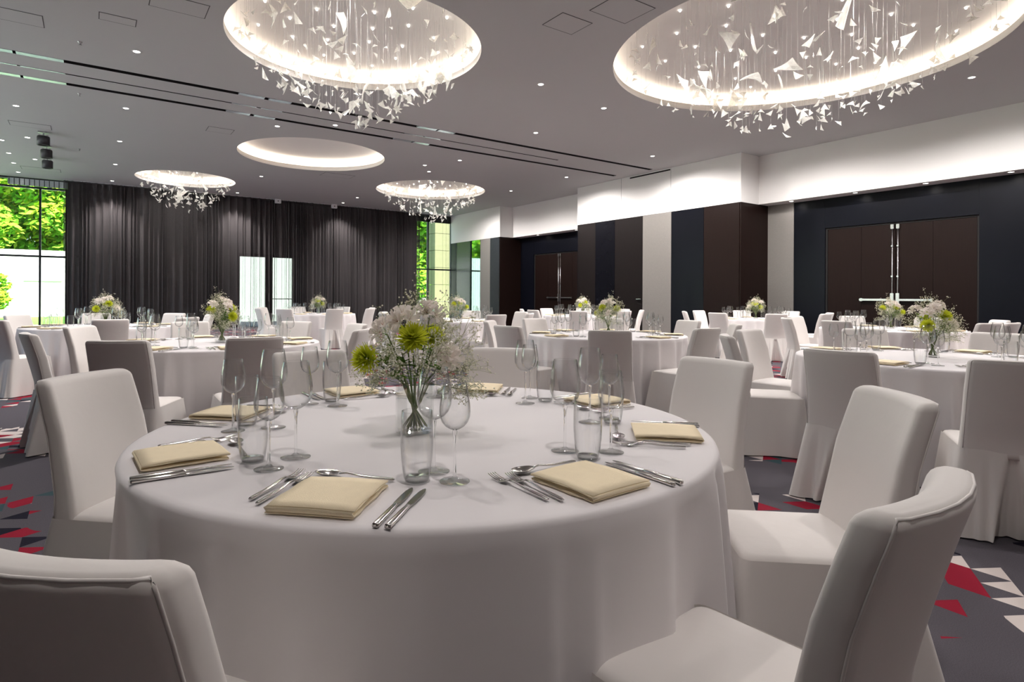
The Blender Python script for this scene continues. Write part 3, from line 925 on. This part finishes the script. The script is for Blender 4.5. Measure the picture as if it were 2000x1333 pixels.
def spoon_meshes():
    bm = bmesh.new()
    flat_loft(bm, [(-.10, .0045, .005, .0022), (-.095, .0052, .005, .0026), (-.03, .0036, .0065, .0024), (.02, .0024, .012, .002), (.038, .0028, .010, .0016)])
    a = mesh_of(bm, 'handle', 'steel', True)
    bm = bmesh.new(); R = []
    for k in range(7):
        f = k / 6
        dz = .0015 + .0095 * f ** 1.8
        R.append([(max(f, .02) * .0205 * math.cos(2 * PI * i / 20), .068 + max(f, .02) * .034 * math.sin(2 * PI * i / 20), dz) for i in range(20)])
    for k in range(6, -1, -1):
        f = k / 6
        dz = .0028 + .0089 * f ** 1.8
        R.append([(max(f, .02) * .0200 * math.cos(2 * PI * i / 20), .068 + max(f, .02) * .0335 * math.sin(2 * PI * i / 20), dz) for i in range(20)])
    rings(bm, R)
    return a, mesh_of(bm, 'bowl', 'steel', True)
FORK, KNIFE, SPOON = fork_meshes(), knife_meshes(), spoon_meshes()

def wine_profile(H, bowl_r, bowl_h, foot_r, rim_r):
    zb = H - bowl_h
    out = []
    for f, r in ((0, .10), (.03, .34), (.09, .62), (.18, .84), (.30, .97), (.42, 1.0), (.58, .965), (.78, .87), (1.0, rim_r / bowl_r)):
        out.append((bowl_r * r, zb + bowl_h * f))
    th = .0011
    inn = [(max(r - th, .002), z + (th * 2.5 if k == 0 else 0)) for k, (r, z) in enumerate(out)]
    bowl = out + [(rim_r - th * .5, H + .0006)] + inn[::-1]
    stem = [(.0042, .012), (.0034, .03), (.0032, zb * .6), (.0036, zb * .85), (.0062, zb - .004), (bowl_r * .115, zb + .001)]
    foot = [(.001, .0006), (foot_r, .0006), (foot_r + .0005, .0016), (foot_r - .001, .0026), (foot_r * .5, .0046), (.010, .0075), (.0042, .0125)]
    return bowl, stem, foot
def glass_parts(prof, n):
    res = []
    for nm, p, m in zip(('bowl', 'stem', 'foot'), prof, ('glass', 'stemglass', 'footglass')):
        bm = bmesh.new(); lathe(bm, p, n if nm != 'stem' else 12)
        res.append((nm, mesh_of(bm, nm, m, True)))
    bm = bmesh.new()
    lathe(bm, prof[0], 20, 0); lathe(bm, prof[1], 6, 1); lathe(bm, prof[2], 20, 2)
    return res, mesh_of(bm, 'wine_glass', ('glass', 'stemglass', 'footglass'), True)
RED, RED1 = glass_parts(wine_profile(.256, .0435, .128, .0385, .0325), 36)
WHI, WHI1 = glass_parts(wine_profile(.228, .0365, .108, .0355, .0275), 36)
tp = [(.022, .001), (.027, .003), (.0305, .012), (.0335, .03), (.0365, .06), (.0380, .09), (.0375, .125), (.0355, .165)]
ti = [(r - .0012, z) for r, z in tp[::-1][:-1]] + [(.026, .012), (.001, .0105)]
bm = bmesh.new(); lathe(bm, tp + [(.0349, .1656)] + ti, 36); TUM_W = ('bowl', mesh_of(bm, 'bowl', 'glass', True))
bm = bmesh.new(); lathe(bm, [(.001, .0008), (.0215, .0008), (.0265, .003), (.0265, .0085), (.001, .0095)], 30); TUM_B = ('base', mesh_of(bm, 'base', 'footglass', True))
TUM = [TUM_W, TUM_B]
bm = bmesh.new(); lathe(bm, tp + ti, 18); TUM1 = mesh_of(bm, 'tumbler', 'glass', True)

# ------------------------------------------------------------------ flowers (built once, shared by all the vases)
bm = bmesh.new()
vw, vd, vh = .047, .040, .158
def rect(hw, hd, z): return [(hw, hd, z), (-hw, hd, z), (-hw, -hd, z), (hw, -hd, z)]
rings(bm, [rect(vw, vd, .001), rect(vw, vd, vh), rect(vw - .004, vd - .004, vh), rect(vw - .004, vd - .004, .014)], True, True, True)
VASE = mesh_of(bm, 'vase_body', 'vase')
VBASE = boxm('vase_base', 'footglass', -vw + .005, vw - .005, -vd + .005, vd - .005, .002, .0135)
def v2l(r, f): return (r * CR + f * SR, -r * SR + f * CR)      # view right/forward -> room axes
def stem_path(r, f, z, rnd, j=.02):
    x, y = v2l(r, f)
    mx, my = max(-.036, min(.036, x * .32)), max(-.03, min(.03, y * .32))
    bx, by = -mx * .7 + rnd.uniform(-j, j) * .6, -my * .7 + rnd.uniform(-j, j) * .5
    P = [(bx * 1.1, by * 1.1, .018), (mx * .6 + bx * .2, my * .6 + by * .2, .10), (mx, my, .158)]
    P += [(mx + (x - mx) * .42, my + (y - my) * .42, .158 + (z - .158) * .5), (x, y, z)]
    return P
def orient(bm, verts, d, p):
    d = Vector(d).normalized()
    q = Vector((0, 0, 1)).rotation_difference(d).to_matrix().to_4x4()
    bmesh.ops.transform(bm, matrix=Matrix.Translation(p) @ q, verts=verts)
def mum_head(rnd, rad=.050):
    bm = bmesh.new()
    for lay, (n, tilt, ln, z) in enumerate(((40, -14, .93, 0), (42, 4, 1.0, .001), (42, 18, .99, .003), (40, 34, .94, .006), (34, 50, .87, .009), (26, 66, .76, .011), (14, 82, .62, .012))):
        for k in range(n):
            a = 2 * PI * (k + .5 * (lay % 2)) / n + rnd.uniform(-.08, .08)
            t = math.radians(tilt + rnd.uniform(-8, 8)); L = rad * ln * rnd.uniform(.86, 1.10); wd = .0031
            d = Vector((math.cos(a), math.sin(a), 0)); sd_ = Vector((-math.sin(a), math.cos(a), 0))
            pts = []
            for f, wf, cur in ((.1, .5, 0), (.6, 1, .12), (1.0, .35, .32)):
                p = d * (L * f * math.cos(t)) + Vector((0, 0, z + L * f * math.sin(t) + cur * L * .5 * math.cos(t)))
                pts.append((p - sd_ * wd * wf, p + sd_ * wd * wf))
            V = [[bm.verts.new(q) for q in pr] for pr in pts]
            for u, v in zip(V, V[1:]): bm.faces.new((u[0], u[1], v[1], v[0]))
    return bm
def lily_head(rnd, n=5):
    bm = bmesh.new()
    for k in range(n):
        a0 = 2 * PI * k / n + rnd.uniform(-.3, .3)
        tilt = math.radians(rnd.uniform(28, 62)) if k else 0
        ax = Vector((math.cos(a0) * math.sin(tilt), math.sin(a0) * math.sin(tilt), math.cos(tilt)))
        st = len(bm.verts)
        vs = []
        for p_ in range(6):
            a = 2 * PI * p_ / 6 + rnd.uniform(-.1, .1); L = .031 * rnd.uniform(.9, 1.15); wd = .0065 if p_ % 2 else .0090
            d = Vector((math.cos(a), math.sin(a), 0)); s_ = Vector((-math.sin(a), math.cos(a), 0))
            V = []
            for f, wf, h in ((.08, .3, 0), (.45, .9, .016), (.8, 1.0, .022), (1.05, .2, .020)):
                p = d * (L * f) + Vector((0, 0, h))
                row = [bm.verts.new(p - s_ * wd * wf + Vector((0, 0, .003 * wf))), bm.verts.new(p), bm.verts.new(p + s_ * wd * wf + Vector((0, 0, .003 * wf)))]
                V.append(row); vs += row
            for u, v in zip(V, V[1:]):
                bm.faces.new((u[0], u[1], v[1], v[0])); bm.faces.new((u[1], u[2], v[2], v[1]))
        for q in range(4):                                            # stamens
            a = q * 1.57 + .3; b0 = Vector((0, 0, .004)); b1 = Vector((math.cos(a) * .008, math.sin(a) * .008, .026))
            tri = [bm.verts.new(b0 + Vector((.0008, 0, 0))), bm.verts.new(b0 - Vector((.0008, 0, 0))), bm.verts.new(b1)]
            vs += tri; f = bm.faces.new(tri); f.material_index = 1
        orient(bm, vs, ax, ax * .026)
    return bm
def leaf(bm, p, d, L, wd, up=(0, 0, 1)):
    p, d = Vector(p), Vector(d).normalized()
    s_ = d.cross(Vector(up)).normalized() if abs(d.z) < .95 else Vector((1, 0, 0))
    V = []
    for f, wf, h in ((0, .12, 0), (.35, 1, .06), (.7, .8, .05), (1, .05, -.05)):
        q = p + d * L * f + Vector((0, 0, h * L))
        V.append([bm.verts.new(q - s_ * wd * wf), bm.verts.new(q - Vector((0, 0, wd * .25 * wf))), bm.verts.new(q + s_ * wd * wf)])
    for a, b in zip(V, V[1:]):
        bm.faces.new((a[0], a[1], b[1], b[0])); bm.faces.new((a[1], a[2], b[2], b[1]))
FLOWERS = []          # (object name, label stem, category, [(part, mesh, kind)])
def flower(name, lab, r, f, z, seed, kind):
    rnd = random.Random(seed)
    P = stem_path(r, f, z, rnd)
    d = Vector(P[-1]) - Vector(P[-2])
    parts = []
    bm = bmesh.new(); tube(bm, P, .0026 if kind != 'gyp' else .0014, .0018 if kind != 'gyp' else .0008, 5)
    parts.append(('stem', mesh_of(bm, 'stem', 'stem' if kind != 'gyp' else 'twig', True), None))
    if kind == 'mum':
        h = mum_head(rnd); orient(h, h.verts[:], d + Vector((*v2l(0, -.10), .05)) if z > .27 else d + Vector((*v2l(-.06, -.10), -.01)), P[-1])
        parts.append(('flower_head', mesh_of(h, 'flower_head', 'mum', False), None))
    elif kind == 'lily':
        h = lily_head(rnd); orient(h, h.verts[:], d + Vector((*v2l(0, -.05), .02)), P[-1])
        parts.append(('flower_head', mesh_of(h, 'flower_head', ('lily', 'lilyc'), True), None))
    if kind in ('mum', 'lily', 'green'):
        for k in range(9 if kind == 'green' else 4):
            bm = bmesh.new()
            t = rnd.uniform(.5, 1.0)
            q = Vector(P[2]).lerp(Vector(P[4]), t); a = rnd.uniform(0, 6.28)
            leaf(bm, q, (math.cos(a), math.sin(a), rnd.uniform(-.1, .7)), rnd.uniform(.035, .065), rnd.uniform(.006, .011))
            parts.append(('leaf', mesh_of(bm, 'leaf', 'leaf', True), None))
    if kind == 'gyp':
        tw, bl = bmesh.new(), bmesh.new()
        top = Vector(P[-1]); dn = d.normalized()
        nodes = [Vector(P[3]).lerp(top, u) for u in (.15, .4, .6, .8, 1.0)]
        for nd in nodes:
            for _ in range(5):
                e = nd + (dn * rnd.uniform(.015, .05) + Vector((rnd.gauss(0, 1), rnd.gauss(0, 1), rnd.gauss(0, .8))).normalized() * rnd.uniform(.02, .05))
                tube(tw, [nd, (nd + e) / 2 + Vector((0, 0, .004)), e], .0005, .0004, 3)
                for _ in range(5):
                    g = e + Vector((rnd.gauss(0, 1), rnd.gauss(0, 1), rnd.gauss(.4, .9))).normalized() * rnd.uniform(.006, .024)
                    tube(tw, [e, g], .00035, .0003, 3)
                    bmesh.ops.create_icosphere(bl, subdivisions=1, radius=rnd.uniform(.0016, .0034), matrix=Matrix.Translation(g))
        parts.append(('twigs', mesh_of(tw, 'twigs', 'twig'), 'stuff'))
        parts.append(('blossoms', mesh_of(bl, 'blossoms', 'gyp'), 'stuff'))
    FLOWERS.append((name, lab, kind, parts))
flower('chrysanthemum', 'yellow-green chrysanthemum, right one,', .004, -.075, .300, 1, 'mum')
flower('chrysanthemum', 'yellow-green chrysanthemum, left one,', -.135, -.05, .238, 2, 'mum')
flower('chrysanthemum', 'yellow-green chrysanthemum, rear one,', .045, .09, .285, 3, 'mum')
for k, (r, f, z, wd_) in enumerate(((-.085, -.02, .315, 'left'), (-.030, -.03, .350, 'middle'), (.045, .0, .365, 'top'), (.105, -.05, .235, 'right'), (-.05, .09, .33, 'rear'))):
    flower('alstroemeria', 'white pink-tinged alstroemeria, %s one,' % wd_, r, f, z, 10 + k, 'lily')
GY = [(.10, -.04, .33), (.14, -.02, .26), (.17, -.01, .20), (.12, -.08, .20), (.08, -.09, .26), (.15, .05, .31), (.09, .06, .36), (.0, .03, .41), (-.02, .06, .39), (-.11, .05, .33),
      (-.09, -.08, .20), (-.05, -.10, .22), (-.13, .0, .17), (-.06, -.09, .27), (.03, -.11, .22), (.06, .11, .28), (-.10, .09, .24), (.19, .02, .13), (.16, -.07, .15), (.05, -.02, .38)]
NG = len(FLOWERS)
for k, (r, f, z) in enumerate(GY): flower('babys_breath', "cloud of tiny white baby's breath", r, f, z, 30 + k, 'gyp')
gy = FLOWERS[NG:]; del FLOWERS[NG:]
def merged(i):
    bm = bmesh.new()
    for g in gy: bm.from_mesh(g[3][i][1])
    return mesh_of(bm, gy[0][3][i][0], ('twig', 'twig', 'gyp')[i])
FLOWERS.append(('babys_breath', "cloud of tiny white baby's breath", 'gyp', [('stems', merged(0), 'stuff'), ('twigs', merged(1), 'stuff'), ('blossoms', merged(2), 'stuff')]))
for k, (r, f, z) in enumerate(((-.03, -.085, .265), (.06, -.06, .27), (-.10, -.05, .24), (.02, -.09, .20), (-.06, -.07, .19), (.10, -.03, .22))): flower('leafy_sprig', ('upper middle', 'upper right', 'upper left', 'lower middle', 'lower left', 'lower right')[k] + ' green leafy sprig', r, f, z, 60 + k, 'green')

# ------------------------------------------------------------------ tables, each fully set
TABLES = [  # x, y, words, cloth, full detail, bouquet turn
    (.953, 1.761, 'the nearest table', 0, 2, 0.0),
    (.95, 5.90, 'the left middle table', 1, 2, 2.2),
    (.12, 9.75, 'the far-left table by the window', 2, 1, 1.0),
    (4.50, 14.2, 'the back table before the curtain', 3, 0, 4.0),
    (5.50, 9.3, 'the far table left of centre', 1, 0, 2.7),
    (4.95, 4.95, 'the middle table', 2, 2, 5.1),
    (9.50, 10.3, 'the far table before the far doors', 3, 0, .6),
    (11.4, 7.1, 'the far-right table beside the brown panels', 1, 0, 3.3),
    (9.45, 3.80, 'the table before the double doors', 2, 1, 1.7),
    (5.10, 1.77, 'the right-hand near table', 3, 2, 0.35)]
BACK = .31        # chair origin to the top of its back
R_CH = {0: {0: 1.50, 1: 1.42, 2: 1.40, 3: 1.36, 4: 1.40, 5: 1.34, 6: 1.38, 7: 1.48},
        1: {5: 1.52, 6: 1.52, 3: 1.30, 4: 1.42}, 5: {5: 1.62, 4: 1.55, 6: 1.48}, 9: {4: 1.60, 5: 1.58, 3: 1.46}}
AT = {(0, 5): (-.076, .840), (0, 6): (1.075, .352), (0, 0): (2.49, 1.73), (0, 7): (2.08, .79), (0, 3): (-.04, 2.68),
      (1, 5): (.12, 4.47), (1, 6): (.965, 4.34), (1, 3): (-.10, 6.75), (1, 4): (-.42, 5.68), (1, 1): (1.95, 6.85),
      (5, 5): (3.76, 3.70), (5, 6): (4.86, 3.50), (5, 4): (3.42, 4.86), (9, 4): (3.46, 1.67), (9, 5): (3.63, .90), (9, 3): (4.12, 2.84),
      (8, 5): (9.0, 2.52), (8, 3): (8.43, 4.80), (7, 5): (10.4, 6.05)}      # where single chairs stand: top of the back
rnd = random.Random(77)
def put(name, parts, single, full, x, y, rz, label, cat, group, z=.7462):
    if full:
        t = thing(name, label, cat, (x, y, z), rz, group)
        for pn, me in parts: link(pn, me, t)
    else:
        t = link(name, single, None, (x, y, z), rz); tag(t, label, cat, group)
    return t
for ti_, (tx, ty, words, cl, det, turn) in enumerate(TABLES):
    t = thing('round_table', 'round table hidden under its cloth, ' + words, 'table', (tx, ty, 0), 0, 'round banquet tables')
    link('tabletop', TTOP, t)
    for k in range(4): link('leg', TLEG, t, (.45 * math.cos(k * PI / 2 + .6), .45 * math.sin(k * PI / 2 + .6), 0))
    c = link('tablecloth', CLOTH[cl], None, (tx, ty, 0), 0 if ti_ == 0 else ti_ * 1.1)
    tag(c, 'white floor-length cloth draped over ' + words, 'tablecloth', 'white tablecloths')
    for k in range(8):
        phi = k * PI / 4
        sw = seat_word(phi)
        tail = 'at the %s seat of %s' % (sw, words)
        jit = 0 if ti_ == 0 else rnd.uniform(-.06, .06)
        rr = R_CH.get(ti_, {}).get(k, 1.42 + rnd.uniform(-.03, .05))
        a2 = phi + jit
        ux, uy = math.cos(a2), math.sin(a2)
        if (ti_, k) in AT:
            ux, uy = AT[(ti_, k)][0] - tx, AT[(ti_, k)][1] - ty
            rr = math.hypot(ux, uy); a2 = math.atan2(uy, ux); ux, uy = ux / rr, uy / rr
        rc = rr - BACK
        skew = 0 if ti_ == 0 else rnd.uniform(-.08, .08)
        chair(tx + ux * rc, ty + uy * rc, a2 + PI / 2 + skew, 'cream covered chair ' + tail, 'cream covered dining chairs', (k + ti_) % 3, ti_ in (0, 1, 5, 9))
        # place setting in the diner's frame: +x to the right hand, +y towards the middle
        j = rnd.uniform(-.02, .02) if ti_ else 0
        rz = phi + j + PI / 2
        ox, oy = tx + .755 * math.cos(phi + j), ty + .755 * math.sin(phi + j)
        def L(x, y): return ox + x * math.cos(rz) - y * math.sin(rz), oy + x * math.sin(rz) + y * math.cos(rz)
        o = link('napkin', NAPK[(k + ti_) % 3], None, (*L(0, 0), .7455), rz + rnd.uniform(-.06, .06)); tag(o, 'folded pale yellow napkin ' + tail, 'napkin', 'folded napkins')
        full = det == 2
        put('red_wine_glass', RED, RED1, full, *L(.150 + rnd.uniform(-.012, .012), .25 + rnd.uniform(-.012, .012)), rnd.uniform(0, 6), 'tall large wine glass ' + tail, 'wine glass', 'large wine glasses')
        put('white_wine_glass', WHI, WHI1, full, *L(.232 + rnd.uniform(-.008, .01), .165 + rnd.uniform(-.01, .01)), rnd.uniform(0, 6), 'smaller wine glass ' + tail, 'wine glass', 'small wine glasses')
        put('tumbler', TUM, TUM1, full, *L(.138 + rnd.uniform(-.004, .008), .158 + rnd.uniform(-.008, .008)), rnd.uniform(0, 6), 'water tumbler ' + tail, 'glass', 'water tumblers')
        if det:
            for q, (x, y, nm) in enumerate(((-.128, .045, 'inner'), (-.158, .065, 'outer'))):
                put('dinner_fork', (('handle', FORK[0]), ('tines', FORK[1])), None, True, *L(x, y), rz + rnd.uniform(-.05, .05), '%s steel fork %s' % (nm, tail), 'fork', 'steel forks')
            for q, (x, y, nm) in enumerate(((.1485, -.012, 'inner'), (.176, -.012, 'outer'))):
                put('dinner_knife', (('handle', KNIFE[0]), ('blade', KNIFE[1])), None, True, *L(x, y), rz + rnd.uniform(-.02, .02), '%s steel knife %s' % (nm, tail), 'knife', 'steel knives', z=.7442)
            put('dessert_spoon', (('handle', SPOON[0]), ('bowl', SPOON[1])), None, True, *L(-.012, .148), rz + PI / 2 + rnd.uniform(-.05, .05), 'steel dessert spoon ' + tail, 'spoon', 'steel spoons')
    # the vase of flowers
    vx, vy = (.848, 1.69) if ti_ == 0 else (tx + .05, ty + .02)
    v = thing('flower_vase', 'clear rectangular glass vase on ' + words, 'vase', (vx, vy, .745), turn, 'glass flower vases')
    link('vase_body', VASE, v); link('vase_base', VBASE, v)
    for name, lab, kind, parts in FLOWERS:
        o = thing(name, '%s in the vase on %s' % (lab, words), {'mum': 'flower', 'lily': 'flower', 'gyp': 'flower spray', 'green': 'foliage'}[kind], (vx, vy, .745), turn, {'mum': 'chrysanthemums', 'lily': 'alstroemerias', 'gyp': "baby's breath sprays", 'green': 'leafy sprigs'}[kind] + ' on ' + words)
        if kind == 'gyp': o['kind'] = 'stuff'
        for pn, me, kd in parts:
            q = link(pn, me, o)
            if kd: q['kind'] = kd
